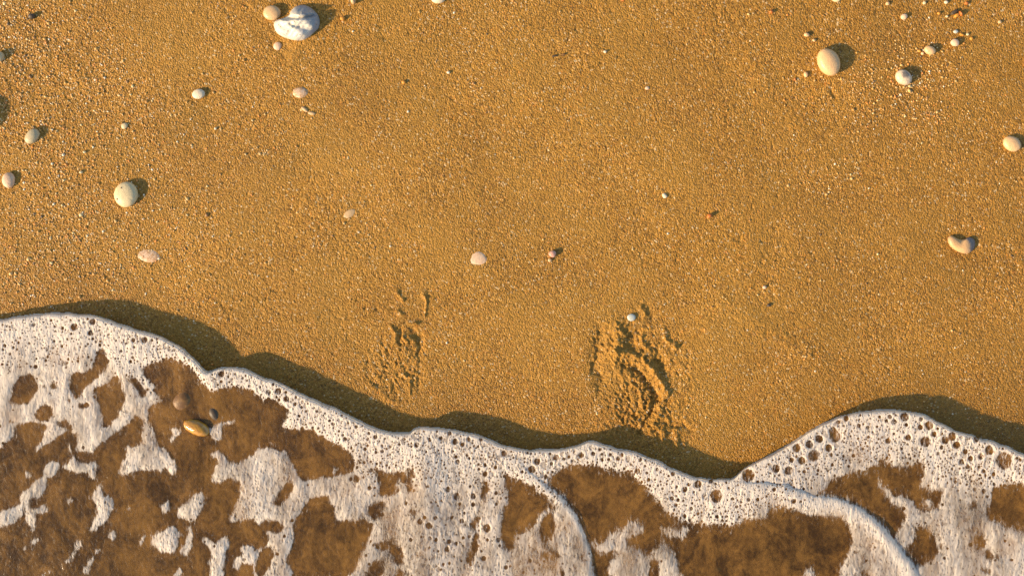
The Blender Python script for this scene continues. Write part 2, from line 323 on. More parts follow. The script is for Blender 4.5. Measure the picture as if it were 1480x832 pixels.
def stone_material(name, base, vein=None, vein_amt=0.3, rough=0.45, scale=90.0, spots=0.0, gloss=0.4, side=None, patch=None):
    m, nt = new_mat(name); g = N(nt)
    pos = g.n('ShaderNodeTexCoord').outputs['Object']
    n1 = g.n('ShaderNodeTexNoise', inp={'Vector': pos, 'Scale': scale, 'Detail': 6.0, 'Roughness': 0.6, 'Distortion': 0.6}).outputs[0]
    n2 = g.n('ShaderNodeTexNoise', inp={'Vector': pos, 'Scale': scale * 9, 'Detail': 3.0}).outputs[0]
    base = tuple(c * 0.88 for c in base)
    vein = vein or tuple(c * 0.7 for c in base)
    col = g.mix(g.math('MULTIPLY', g.mapr(n1, 0.42, 0.60), vein_amt * 2, clamp=True), base, vein)
    col = g.mix(g.mapr(n2, 0.45, 0.72, 0.0, 0.5), col, tuple(c * 0.6 for c in base))
    xyz = g.n('ShaderNodeSeparateXYZ', inp={0: pos})
    if side:            # one end of the stone is of another mineral
        d = g.math('ADD', g.math('ADD', g.math('MULTIPLY', xyz.outputs[0], side[0]), g.math('MULTIPLY', xyz.outputs[1], side[1])), g.math('MULTIPLY', g.math('SUBTRACT', n1, 0.5), side[3]))
        col = g.mix(g.mapr(d, side[2] - 0.004, side[2] + 0.004, 0.0, side[5]), col, side[4])
    if patch:
        dd = g.n('ShaderNodeVectorMath', operation='DISTANCE', inp={0: pos, 1: (patch[0], patch[1], 0.006)}).outputs['Value']
        dd = g.math('ADD', dd, g.math('MULTIPLY', g.math('SUBTRACT', n1, 0.5), 0.012))
        col = g.mix(g.mapr(dd, patch[2] * 0.5, patch[2], 0.8, 0.0), col, (0.10, 0.095, 0.09))
    if spots:
        v = g.n('ShaderNodeTexVoronoi', inp={'Vector': pos, 'Scale': 170.0})
        col = g.mix(g.math('MULTIPLY', g.mapr(v.outputs['Distance'], 0.1, 0.25, 1.0, 0.0), spots), col, (0.10, 0.07, 0.05))
    h = g.math('ADD', g.math('MULTIPLY', n1, 1.0), g.math('MULTIPLY', n2, 0.25))
    bmp = g.n('ShaderNodeBump', inp={'Strength': 0.5, 'Distance': 0.0018, 'Height': h})
    p = g.n('ShaderNodeBsdfPrincipled', inp={'Base Color': col, 'Roughness': rough, 'Normal': bmp.outputs[0], 'Specular IOR Level': gloss})
    o = g.n('ShaderNodeOutputMaterial'); nt.links.new(p.outputs[0], o.inputs[0])
    return m

def grains_material():
    m, nt = new_mat('coarse_sand_grains'); g = N(nt)
    at = g.n('ShaderNodeAttribute', attribute_name='gcol').outputs['Color']
    p = g.n('ShaderNodeBsdfPrincipled', inp={'Base Color': at, 'Roughness': 0.35})
    o = g.n('ShaderNodeOutputMaterial'); nt.links.new(p.outputs[0], o.inputs[0])
    return m

# ------------------------------------------------------------------ mesh helpers
def grid_mesh(name, V, nx, ny, mask, mat, attrs, smooth_=True):
    """V (ny*nx,3) vertices of a grid; mask (ny-1,nx-1) faces to keep"""
    idx = np.arange(nx * ny).reshape(ny, nx)
    q = np.stack([idx[1:, :-1], idx[1:, 1:], idx[:-1, 1:], idx[:-1, :-1]], -1)[mask].reshape(-1, 4)
    used = np.zeros(nx * ny, bool); used[q.ravel()] = True
    remap = np.cumsum(used) - 1
    q = remap[q]; v = V[used]
    me = bpy.data.meshes.new(name)
    me.vertices.add(len(v)); me.vertices.foreach_set('co', v.astype(np.float32).ravel())
    me.loops.add(q.size); me.loops.foreach_set('vertex_index', q.ravel().astype(np.int32))
    me.polygons.add(len(q)); me.polygons.foreach_set('loop_start', (np.arange(len(q)) * 4).astype(np.int32))
    try: me.polygons.foreach_set('loop_total', np.full(len(q), 4, np.int32))
    except Exception: pass
    me.polygons.foreach_set('use_smooth', np.full(len(q), smooth_))
    me.update(calc_edges=True)
    for k, a in attrs.items():
        at = me.attributes.new(k, 'FLOAT', 'POINT'); at.data.foreach_set('value', a.ravel()[used].astype(np.float32))
    me.materials.append(mat)
    o = bpy.data.objects.new(name, me); C.objects.link(o)
    return o
def tag(o, label=None, cat=None, group=None, kind=None):
    if label: o['label'] = label
    if cat: o['category'] = cat
    if group: o['group'] = group
    if kind: o['kind'] = kind
    return o

# ------------------------------------------------------------------ the sand surface
RIGHT_FOOT = [(862, 470), (878, 455), (905, 442), (940, 436), (965, 455), (990, 480), (1000, 500), (985, 525), (975, 560), (985, 600), (992, 640), (975, 660), (945, 655), (925, 640), (890, 625), (868, 600), (852, 560), (852, 505)]
LEFT_FOOT = [(570, 415), (600, 408), (628, 412), (630, 450), (628, 490), (622, 540), (606, 572), (580, 582), (548, 570), (530, 545), (528, 510), (545, 480), (562, 455)]
STROKES = [  # height in mm, width in px, points
 (6.5, 8, [(893, 470), (896, 488), (891, 508)]), (-5.5, 11, [(866, 478), (864, 500), (861, 530), (870, 556)]),
 (3.5, 13, [(890, 520), (905, 545), (925, 580)]),
 (6, 5, [(882, 512), (906, 511), (928, 519), (943, 534), (955, 551), (966, 570)]), (-6.5, 5, [(901, 527), (918, 532), (932, 547), (945, 561), (948, 577), (944, 592), (934, 606), (925, 624)]),
 (-6, 7, [(950, 512), (960, 538)]), (-5.5, 7, [(917, 480), (911, 498)]), (6, 4, [(967, 495), (975, 500)]), (-3, 3, [(980, 500), (1000, 485), (1013, 478)]),
 (6, 4, [(958, 620), (959, 635)]), (6, 4, [(977, 621), (978, 650)]), (-4.5, 5, [(966, 612), (986, 612), (996, 622)]),
 (4, 5, [(958, 575), (953, 598), (941, 620), (950, 642)]), (4, 3, [(926, 443), (931, 462)]), (-3, 4, [(934, 440), (941, 458)]),
 (4.5, 4, [(925, 485), (933, 498), (937, 508)]), (-3, 4, [(930, 490), (940, 498)]), (4, 3.5, [(958, 478), (962, 490)]), (3, 3, [(965, 640), (960, 652)]), (3, 3, [(990, 640), (997, 652)]),
 (-2.0, 24, [(905, 560), (925, 600)]),
 (5.5, 3, [(575, 421), (583, 432)]), (6, 3.6, [(612, 423), (614, 427)]), (4, 1.8, [(616, 430), (618, 444), (615, 457)]), (6, 4, [(576, 448), (578, 452)]),
 (5.5, 3.5, [(566, 474), (573, 480), (572, 488)]), (-6, 8, [(598, 480), (607, 492), (606, 503)]), (5, 2.5, [(588, 492), (583, 484), (585, 475), (593, 467), (603, 465)]),
 (-4, 5, [(578, 489), (582, 477)]), (4.5, 2.5, [(592, 487), (600, 494), (602, 505)]), (-3, 3, [(606, 505), (608, 540), (604, 560)]), (3.5, 2, [(593, 545), (594, 570)]),
 (3.5, 2.2, [(576, 515), (578, 535), (588, 545)]), (-2.5, 3, [(532, 520), (534, 540), (545, 560)]), (3.0, 3, [(540, 558), (560, 574), (575, 580)]), (-1.2, 26, [(575, 530), (580, 550)]),
 # shallow run-off marks round the big stone and across the upper beach
 (-2.5, 14, [(395, 50), (402, 66), (412, 76)]), (2.5, 9, [(470, 34), (456, 56), (432, 72), (424, 100)]), (-2.0, 12, [(440, 4), (475, 4)]),
 (2.4, 12, [(20, 40), (50, 60), (120, 120)]), (2.2, 22, [(500, -20), (470, 10), (478, 30)]),
 (1.8, 16, [(1050, 440), (1100, 470), (1180, 520)]), (-2.2, 20, [(1120, 340), (1110, 400), (1105, 440)]), (2.0, 18, [(1080, 80), (1105, 130), (1150, 180)]),
 (-2.4, 10, [(1370, 345), (1390, 368), (1410, 362)]), (-1.8, 12, [(165, 300), (178, 312)]), (-2.5, 3, [(1199, 128), (1203, 142)]),
]
BLOTS = [(rng.uniform(-300, 1800), rng.uniform(-200, 450), rng.uniform(10, 60)) for _ in range(60)]
def coarse(X, Y):
    """where the washed-out coarse grains lie"""
    m = fbm(X, Y, 90, 21, 3)
    d = np.exp(-((X - 30) / 170) ** 2 - ((Y - 120) / 240) ** 2) * 0.75
    d += np.exp(-((X - 250) / 260) ** 2 - ((Y - 280) / 110) ** 2) * 0.40
    d += np.exp(-((X - 60) / 120) ** 2 - ((Y - 400) / 70) ** 2) * 0.45
    d += np.exp(-((X - 1320) / 120) ** 2 - ((Y - 120) / 70) ** 2) * 0.55
    d += np.exp(-((X - 1200) / 60) ** 2 - ((Y - 270) / 40) ** 2) * 0.5
    d += np.exp(-((X - 1160) / 70) ** 2 - ((Y - 515) / 25) ** 2) * 0.6
    d += np.exp(-((X - 700) / 130) ** 2 - ((Y - 70) / 90) ** 2) * 0.22
    return np.clip(d + m * 0.45, 0, 1)
def sand_h(X, Y, fine=True):
    """height of the sand in px = mm"""
    dy = Y - 620.0
    z = np.where(dy > 0, -0.030 * dy, -0.022 * dy)
    z = np.where(dy > 2000, -60 - (dy - 2000) * 0.02, z)
    z = np.where(dy < -3000, 66 + (-dy - 3000) * 0.02, z)
    z = np.clip(z, -6000, 4000)
    near = 1.0
    z = z + 3.0 * fbm(X, Y, 420, 3, 3) + 1.9 * fbm(X, Y, 110, 8, 3)
    if not fine: return z
    for h, w, pts in STROKES:
        xs = [p[0] for p in pts]; ys = [p[1] for p in pts]; r = w * 3
        iy = np.where((Y[:, 0] > min(ys) - r) & (Y[:, 0] < max(ys) + r))[0]; ix = np.where((X[0] > min(xs) - r) & (X[0] < max(xs) + r))[0]
        if not len(iy) or not len(ix): continue
        s = np.s_[iy[0]:iy[-1] + 1, ix[0]:ix[-1] + 1]
        xx = X[s]; yy = Y[s]
        j = 2.2 * rnoise(xx, yy, 8, 41) ; k = 2.2 * rnoise(xx, yy, 8, 47)
        d = dist(pts, xx + j, yy + k)
        z[s] += (0.58 if pts[0][0] > 700 else 0.48) * h * np.exp(-(d / w) ** 2 * 1.1) * (1 + 0.45 * rnoise(xx, yy, 5, 31) + 0.3 * rnoise(xx, yy, 3, 36))
    # crumbled sand inside the two footprints
    for (cx, cy, rx, ry, a) in ((918, 590, 50, 50, 1.7), (905, 500, 48, 45, 1.3), (573, 528, 46, 50, 1.1), (965, 560, 45, 80, 0.9)):
        e = np.exp(-(((X - cx) / rx) ** 2 + ((Y - cy) / ry) ** 2) ** 2)
        z += a * e * (1.0 - 2.0 * np.abs(rnoise(X, Y, 5.2, 51))) + 0.7 * a * e * rnoise(X, Y, 3.4, 53)
    cm = coarse(X, Y)
    q = np.clip(0.74 + 0.85 * fbm(X, Y, 150, 25, 3), 0.3, 1.4)
    f = q * 1.0 / (1 + np.maximum(0, np.maximum(np.abs(X - 740) - 1200, np.abs(Y - 416) - 900)) / 300)
    z += f * ((0.26 + 0.12 * cm) * (np.random.default_rng(5).random(X.shape) * 2 - 1) + (0.20 + 0.15 * cm) * rnoise(X, Y, 2.6, 11) + (0.16 + 0.22 * cm) * rnoise(X, Y, 4.6, 12) + 0.16 * rnoise(X, Y, 13, 14))
    # small pits
    pit = rnoise(X, Y, 7.5, 71)
    z -= f * 0.8 * sstep(0.66, 0.9, pit)
    return z
ax = axis(-12, 1492, 1.08, 4.0e6, 1.05); ay = axis(-12, 700, 1.08, 4.0e6, 1.05)
X, Y = np.meshgrid(ax, ay)
Zs = sand_h(X, Y)
MS = sand_material()
fr_d = dist(FRONT_S[4:-3], X, Y)
wl_y = np.interp(X, [p[0] for p in FRONT], [p[1] for p in FRONT])
wet = sstep(120, 0, wl_y - Y) * 0.6 + 0.25 * sstep(0.0, 0.5, fbm(X, Y, 260, 33, 3))
wet = np.clip(wet + 0.55 * sstep(900, 1500, X) * sstep(-100, 200, Y + 0 * X), 0, 1)  # light falloff towards the right, painted as darker sand through the wet mask
wet = np.where(Y > wl_y, 1.0, wet)
V = np.stack([(X - 740) * 0.001, (416 - Y) * 0.001, Zs * 0.001], -1).reshape(-1, 3)
cx_, cy_ = (X[:-1, :-1] + X[1:, 1:]) / 2, (Y[:-1, :-1] + Y[1:, 1:]) / 2
mR = inside(smooth(RIGHT_FOOT, 2, True), cx_, cy_); mL = inside(smooth(LEFT_FOOT, 2, True), cx_, cy_)
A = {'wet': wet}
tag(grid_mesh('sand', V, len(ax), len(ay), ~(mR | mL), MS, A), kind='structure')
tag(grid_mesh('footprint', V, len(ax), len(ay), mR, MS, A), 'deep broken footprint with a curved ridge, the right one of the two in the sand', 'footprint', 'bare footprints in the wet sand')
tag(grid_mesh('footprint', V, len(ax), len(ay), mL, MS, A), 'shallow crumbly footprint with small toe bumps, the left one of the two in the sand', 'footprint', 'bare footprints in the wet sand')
def zs_at(px, py):
    i = np.clip(np.searchsorted(ay, py), 1, len(ay) - 1); j = np.clip(np.searchsorted(ax, px), 1, len(ax) - 1)
    return float(Zs[i - 1:i + 1, j - 1:j + 1].mean())

# ------------------------------------------------------------------ coarse loose grains (stuff)
ICO = []
phi = (1 + 5 ** .5) / 2
for a, b in ((1, phi), (-1, phi), (1, -phi), (-1, -phi)): ICO += [(0, a, b), (a, b, 0), (b, 0, a)]
ICO = np.array(ICO) / math.sqrt(1 + phi * phi)
def hull_faces(P):
    F = []
    n = len(P)
    for i in range(n):
        for j in range(i + 1, n):
            for k in range(j + 1, n):
                nrm = np.cross(P[j] - P[i], P[k] - P[i]); d = (P - P[i]) @ nrm
                if np.all(d < 1e-6): F.append((i, j, k))
                elif np.all(d > -1e-6): F.append((i, k, j))
    return np.array(F)
IF = hull_faces(ICO)
def grain_cloud(name, n_try, label):
    x = rng.uniform(-150, 1630, n_try); y = rng.uniform(-150, 640, n_try)
    m = coarse(x, y)
    wy = np.interp(x, [p[0] for p in FRONT], [p[1] for p in FRONT])
    keep = (rng.random(n_try) < 0.035 + 0.85 * m ** 1.6) & (y < wy - 6)
    x, y, m = x[keep], y[keep], m[keep]; n = len(x)
    r = (0.55 + rng.gamma(2.0, 0.22, n)) * (0.85 + 0.5 * m); r = np.minimum(r, 3.2)
    ii = np.clip(np.searchsorted(ay, y), 0, len(ay) - 1); jj = np.clip(np.searchsorted(ax, x), 0, len(ax) - 1)
    z = Zs[ii, jj] + r * 0.02
    sc = np.stack([r * rng.uniform(.8, 1.3, n), r * rng.uniform(.7, 1.1, n), r * rng.uniform(.55, .9, n)], -1)
    P = ICO[None] * rng.uniform(0.85, 1.15, (n, 12, 1)) * sc[:, None]
    a = rng.uniform(0, 6.28, n); c, s = np.cos(a)[:, None], np.sin(a)[:, None]
    px_ = P[..., 0] * c - P[..., 1] * s + x[:, None]; py_ = P[..., 0] * s + P[..., 1] * c + y[:, None]
    W = np.stack([(px_ - 740) * .001, (416 - py_) * .001, (P[..., 2] + z[:, None]) * .001], -1).reshape(-1, 3)
    F = (IF[None] + (np.arange(n) * 12)[:, None, None]).reshape(-1, 3)
    pal = np.array([(0.50, 0.27, 0.065), (0.60, 0.36, 0.12), (0.75, 0.62, 0.42), (0.62, 0.24, 0.045), (0.28, 0.14, 0.04), (0.16, 0.10, 0.05), (0.44, 0.22, 0.05), (0.62, 0.45, 0.2)])
    ci = rng.choice(len(pal), n, p=[.30, .27, .05, .08, .05, .02, .14, .09])
    col = np.repeat(pal[ci] * rng.uniform(.8, 1.15, (n, 1)), 12, 0)
    me = bpy.data.meshes.new(name)
    me.vertices.add(len(W)); me.vertices.foreach_set('co', W.astype(np.float32).ravel())
    F = F[:, ::-1]
    me.loops.add(F.size); me.loops.foreach_set('vertex_index', F.ravel().astype(np.int32))
    me.polygons.add(len(F)); me.polygons.foreach_set('loop_start', (np.arange(len(F)) * 3).astype(np.int32))
    me.polygons.foreach_set('use_smooth', np.ones(len(F), bool))
    me.update(calc_edges=True)
    at = me.attributes.new('gcol', 'FLOAT_COLOR', 'POINT')
    at.data.foreach_set('color', np.concatenate([col, np.ones((len(col), 1))], 1).astype(np.float32).ravel())
    me.materials.append(grains_material())
    o = bpy.data.objects.new(name, me); C.objects.link(o)
    print('grains', n)
    return tag(o, label, 'sand grains', kind='stuff')
grain_cloud('coarse_sand_grains', 170000, 'coarse loose grains of gold, white and rust sand scattered over the beach')

# ------------------------------------------------------------------ water and foam
bx = axis(-15, 1495, 1.0, 4.0e6, 1.05)
ylo, yhi = 400.0, 850.0
by = [*np.arange(ylo, yhi, 1.0)]; s = 1.0
while by[-1] < 4e6: s *= 1.05; by.append(by[-1] + s)
by = np.array(by)
X, Y = np.meshgrid(bx, by)
# ragged little lobes along the line
Xw = X + 1.5 * rnoise(X, Y, 16, 61); Yw = Y + 1.5 * rnoise(X, Y, 14, 62)
below = Yw > np.interp(Xw, [p[0] for p in FRONT_S], [p[1] for p in FRONT_S])
near = (np.abs(X - 740) < 5000) & (Y < 5000)
def sdist(line, ins):
    d = np.full(X.shape, 1e5, np.float32)
    iy = np.where(by < 4000)[0][-1] + 1; jx = np.where(np.abs(bx - 740) < 5000)[0]
    s = np.s_[:iy, jx[0]:jx[-1] + 1]
    d[s] = dist(line, Xw[s], Yw[s])
    return np.where(ins, d, -d)
sd = sdist(FRONT_S[1:-1], below)
def ridge(sd, H, Hb, r, dec):
    t = np.clip(sd / r, 0, 1)
    up = H * np.sqrt(np.maximum(0, 1 - (1 - t) ** 2))
    return up - (H - Hb) * (1 - np.exp(-np.maximum(sd - r, 0) / dec))
Hvar = 1 + 0.14 * fbm(X, X * 0, 130, 81, 2)
Zbase = sand_h(X, Y, False)
hw = ridge(sd, 21.0 * Hvar, 11.0, 3.0, 75)
s2 = sdist(SHEET2 + [SHEET2[0]], inside(SHEET2, Xw, Yw)); s3 = sdist(SHEET3 + [SHEET3[0]], inside(SHEET3, Xw, Yw))
sh2 = np.where(s2 > 0, ridge(s2, 2.5 * Hvar, 0.5, 12, 38), 0) * sstep(588, 650, X); sh3 = np.where(s3 > 0, ridge(s3, 3.2 * (1 + 0.5 * rnoise(X, Y, 60, 85)), 0.5, 12, 38), 0) * sstep(985, 1100, X)
hw = hw + 5.5 * np.exp(-((X - 612) / 26) ** 2) * sstep(8, 60, sd) * sstep(260, 150, sd)
hw = hw + sh2 * sstep(0, 30, sd) + sh3 * sstep(0, 30, sd)
deep = np.maximum(Zbase, 0.0 - 0.012 * np.maximum(0, Y - 700))          # level sea further out
deep = np.where(Y > 1200, np.maximum(Zbase, -6.0), deep)
hw += 1.3 * fbm(X, Y * 0.6, 46, 83, 3) * sstep(0, 40, sd)
zw = np.where(sd > 0, np.maximum(Zbase, deep) + hw - 1.5 * sstep(6, 2, sd), Zbase - 2)
# foam coverage
cov = np.ones(X.shape, np.float32)
iy = np.where(by < 900)[0][-1] + 1; jx = np.where((bx > -60) & (bx < 1560))[0]
S = np.s_[:iy, jx[0]:jx[-1] + 1]
Xs = X[S] + 2.0 * rnoise(X[S], Y[S], 13, 63) + 1.4 * rnoise(X[S], Y[S], 6, 65); Ys = Y[S] + 2.4 * rnoise(X[S], Y[S], 14, 64) + 2.4 * rnoise(X[S], Y[S] * 0.5, 5, 66)
cs = np.ones(Xs.shape, np.float32)
for t, p in OPS:
    ys = [q[1] for q in p]; a = max(0, np.searchsorted(by[:iy], min(ys) - 5)); b = np.searchsorted(by[:iy], max(ys) + 5)
    if b <= a: continue
    if len(p) > 5: p = smooth(p, 1, True)
    m = inside(p, Xs[a:b], Ys[a:b])
    cs[a:b][m] = 0.0 if t == 'w' else 1.0
def gblur(a, sig):
    r = int(sig * 3) + 1; k = np.exp(-np.arange(-r, r + 1) ** 2 / (2 * sig * sig)); k /= k.sum()
    p = np.pad(a, ((r, r), (0, 0)), 'edge'); a = sum(k[i] * p[i:i + a.shape[0]] for i in range(2 * r + 1))
    p = np.pad(a, ((0, 0), (r, r)), 'edge'); return sum(k[i] * p[:, i:i + a.shape[1]] for i in range(2 * r + 1))
cb = gblur(cs, 1.7); soft = gblur(cs, 7.0)
# beyond the frame the foam goes on as torn patches
free = 0.5 + 2.2 * (fbm(X, Y, 75, 91, 4) + 0.25 - 0.30 * sstep(30, 140, sd)) - 0.35 * sstep(150, 900, sd)
free = np.where(sd < 45, 1.0, np.clip(free, 0, 1))
wgt = sstep(30, 0, np.maximum(np.maximum(-X, X - 1480), Y - 832))
cov = free.copy(); k_ = np.exp(-np.arange(-22, 23) ** 2 / (2 * 7.5 ** 2)); k_ /= k_.sum()
p_ = np.pad(gblur(cs, 1.5), ((22, 22), (0, 0)), 'edge'); vb_ = sum(k_[i] * p_[i:i + cs.shape[0]] for i in range(45))
kx = 0.12 + 0.40 * sstep(480, 640, X[S])
cb = (0.86 - kx) * cb + 0.14 * gblur(cs, 6.0) + kx * vb_; cov[S] = cb * wgt[S] + free[S] * (1 - wgt[S])
thick = np.clip(free, 0, 1); thick[S] = soft * wgt[S] + thick[S] * (1 - wgt[S])
# bubbles: mouths in the foam with a rim
blist = list(BUB)
cell = {}
def free_spot(x, y, r, gap=1.12):
    i, j = int(x // 16), int(y // 16)
    for a in range(i - 1, i + 2):
        for b in range(j - 1, j + 2):
            for (u, v, w) in cell.get((a, b), ()):
                if (u - x) ** 2 + (v - y) ** 2 < ((r + w) * gap) ** 2: return False
    cell.setdefault((i, j), []).append((x, y, r)); return True
for b_ in BUB: cell.setdefault((int(b_[0] // 16), int(b_[1] // 16)), []).append(b_)
for k_ in range(16000):
    x = rng.uniform(-15, 1495); y = rng.uniform(450, 850)
    if k_ > 6500: y = min(846, float(np.interp(x, [p[0] for p in FRONT], [p[1] for p in FRONT])) + rng.uniform(4, 75))
    r = min(0.9 + rng.gamma(1.5, 0.42), 3.6) if k_ > 1500 else min(1.4 + rng.gamma(1.5, 0.6), 4.5)
    if free_spot(x, y, r): blist.append((x, y, r))
dip = np.zeros(X.shape, np.float32); hol = np.zeros(X.shape, np.float32)
x0 = int(np.argmin(np.abs(bx + 15)))
big_x = [b for b in BUB]
for i, (x, y, r) in enumerate(blist):
    r = r * (1.0 if i < len(BUB) else 1.0)
    ci = int(round(y - ylo)); cj = x0 + int(round(x + 15)); R = int(r * 1.9) + 2
    if ci - R < 0 or ci + R >= iy: continue
    if i >= len(BUB):
        # random ones: mostly in the thick band along the line, few on the torn patches
        d = sd[ci, min(cj, X.shape[1] - 1)]
        if d < 4 or rng.random() > (0.92 if d < 85 else (0.6 if 590 < x < 780 else 0.12)): continue
        if x < 240 and rng.random() < 0.3: continue
    sl_ = np.s_[ci - R:ci + R + 1, max(0, cj - R):cj + R + 1]
    el = rng.uniform(0.85, 1.0)
    dd = np.sqrt((X[sl_] - x) ** 2 + ((Y[sl_] - y) * el) ** 2) / r
    hol[sl_] = np.maximum(hol[sl_], sstep(1.12, 0.72, dd) * (0.80 if r > 2 else 0.75))
    dip[sl_] += (-np.exp(-(dd / 0.8) ** 2) * 0.8 + 0.16 * np.exp(-((dd - 1.25) / 0.28) ** 2)) * min(r, 5) * 0.45
zf = zw + 0.8 + 2.4 * sstep(0.25, 1.0, thick) + dip
tilt = X + 0.2 * Y
zf += 0.42 * sstep(0.3, 1, cov) * vnoise((tilt + 2 * rnoise(X, Y, 20, 97)) / 3.6, Y / 11.0, 98) * sstep(4, 20, sd) * (X > -200) * (X < 1700)
zf += 1.0 * fbm(X, Y * 0.7, 18, 99, 2) * sstep(2, 20, sd)
den = 0.62 + 0.5 * fbm(X, Y, 60, 95, 3) + 0.25 * sstep(50, 10, sd)
den = den + 0.30 * np.exp(-((X - 690) / 110) ** 2) - 0.25 * np.exp(-((X - 60) / 130) ** 2)
den = np.clip(den, 0.15, 1.1) * sstep(-1, 6, sd)
# white smooth lips on the overlapping sheets
lip = np.maximum(np.where(s3 > 0, sstep(26, 6, s3), 0), np.where(s2 > 0, sstep(14, 4, s2), 0) * (X > 750))
den *= 1 - 0.4 * lip
covh = cov * (1 - hol)
zf = np.where(sd > 0, zf * sstep(-1.5, 1.5, sd) + (Zbase + 1.5) * (1 - sstep(-1.5, 1.5, sd)), Zbase + 1.0)
thin = sstep(55, 110, sd) * (0.9 * np.exp(-((X - 560) / 70) ** 2 - ((Y - 790) / 70) ** 2) + np.exp(-((X - 790) / 75) ** 2 - ((Y - 800) / 70) ** 2)
    + 0.8 * np.exp(-((X - 935) / 60) ** 2 - ((Y - 790) / 50) ** 2) + 0.7 * np.exp(-((X - 1250) / 60) ** 2 - ((Y - 810) / 50) ** 2) + 0.7 * np.exp(-((X - 1430) / 90) ** 2 - ((Y - 760) / 80) ** 2)
    + 0.5 * np.exp(-((X - 450) / 80) ** 2 - ((Y - 690) / 60) ** 2))
thin = np.clip(thin, 0, 1)
def unproj(Z):
    k = np.where(near, 1 - Z * 0.001 / HC, 1 - 0.012 / HC)
    return np.stack([(X - 740) * .001 * k, (416 - Y) * .001 * k, Z * 0.001], -1).reshape(-1, 3)
ny, nx = X.shape
fk = (sd[:-1, :-1] > -1.5) & (sd[1:, 1:] > -1.5) & (sd[1:, :-1] > -1.5) & (sd[:-1, 1:] > -1.5)
tag(grid_mesh('seawater', unproj(zw), nx, ny, fk, water_material(), {}), kind='structure')
cm = np.maximum(np.maximum(cov[:-1, :-1], cov[1:, 1:]), np.maximum(cov[1:, :-1], cov[:-1, 1:])) > 0.02
far_ok = (np.abs(cx_ := (X[:-1, :-1] - 740)) < 4500) & (Y[:-1, :-1] < 3500)
fo = grid_mesh('sea_foam', unproj(zf), nx, ny, fk & cm & far_ok, foam_material(), {'cov': covh, 'den': den, 'rim': np.clip(0.42 + np.maximum(lip * 0.6, 0.58 * sstep(75, 20, sd)) - 0.42 * thin, 0, 1)})
tag(fo, 'white bubbly sea foam riding the edge of the wave', 'foam', kind='stuff')

# ------------------------------------------------------------------ stones
MATS = {}
def mat(key):
    if key not in MATS: MATS[key] = stone_material(key + '_stone', *STONE[key][0], **STONE[key][1])
    return MATS[key]
STONE = {
 'cream': (((0.72, 0.57, 0.31),), dict(vein=(0.60, 0.47, 0.25), spots=0.0)),
 'peach': (((0.74, 0.47, 0.22),), dict(vein=(0.60, 0.36, 0.17), rough=0.35)),
 'pinkish_white': (((0.76, 0.53, 0.33),), dict(vein=(0.60, 0.36, 0.20), scale=140.0)),
 'speckled_pink': (((0.78, 0.54, 0.34),), dict(vein=(0.50, 0.28, 0.12), vein_amt=0.5, scale=260.0)),
 'white': (((0.80, 0.66, 0.44),), dict(vein=(0.66, 0.52, 0.34), scale=160.0)),
 'veined_white': (((0.80, 0.70, 0.52),), dict(vein=(0.36, 0.37, 0.37), vein_amt=0.38, scale=62.0, spots=0.6, side=(0.8, 0.6, 0.010, 0.03, (0.17, 0.20, 0.23), 0.75))),
 'grey_spotted': (((0.76, 0.57, 0.36),), dict(vein=(0.45, 0.34, 0.24), vein_amt=0.4, scale=110.0, patch=(-0.001, 0.003, 0.0065))),
 'olive_cream': (((0.56, 0.44, 0.24),), dict(vein=(0.46, 0.40, 0.25))),
 'rust': (((0.55, 0.17, 0.03),), dict(vein=(0.35, 0.08, 0.02))),
 'orange': (((0.70, 0.30, 0.04),), dict(vein=(0.5, 0.2, 0.03))),
 'tan': (((0.64, 0.42, 0.20),), dict()),
 'rose': (((0.62, 0.30, 0.19),), dict(vein=(0.72, 0.5, 0.4), scale=200.0)),
 'brown': (((0.15, 0.07, 0.018),), dict(vein=(0.30, 0.15, 0.035), rough=0.5)),
 'dark': (((0.07, 0.05, 0.03),), dict(vein=(0.12, 0.07, 0.03), rough=0.5)),
 'yellow': (((0.55, 0.26, 0.02),), dict(vein=(0.36, 0.16, 0.02), vein_amt=0.5, scale=150.0, rough=0.12, gloss=0.8)),
 'pale_blue': (((0.56, 0.56, 0.45),), dict(vein=(0.5, 0.52, 0.48))),
 'grey_shell': (((0.66, 0.40, 0.17),), dict(vein=(0.5, 0.3, 0.15), vein_amt=0.4, scale=90.0, side=(1.0, 0.35, 0.007, 0.012, (0.12, 0.12, 0.13), 0.9))),
}
import bmesh
def stone_mesh(name, a, b, h, mkey, seed, lump=0.08, flat=1.0, sub=3):
    bm = bmesh.new(); bmesh.ops.create_icosphere(bm, subdivisions=sub, radius=1.0)
    r = random.Random(seed); ph = [r.uniform(0, 6.28) for _ in range(9)]
    for v in bm.verts:
        c = v.co
        d = math.sin(2.1 * c.x + ph[0]) * math.cos(1.7 * c.y + ph[1]) + .6 * math.sin(3.3 * c.y + ph[2] + c.z) + .4 * math.sin(4.7 * c.x + 3.9 * c.z + ph[3]) + .25 * math.sin(9 * c.x + 7 * c.y + ph[4])
        k = 1 + lump * d * .6
        z = math.copysign(abs(c.z) ** flat, c.z)
        v.co = Vector((c.x * a * k, c.y * b * k, z * h * (1 + lump * d * .3))) * .001
    for f in bm.faces: f.smooth = True
    me = bpy.data.meshes.new(name); bm.to_mesh(me); bm.free()
    me.materials.append(mat(mkey)); return me
_seed = [0]
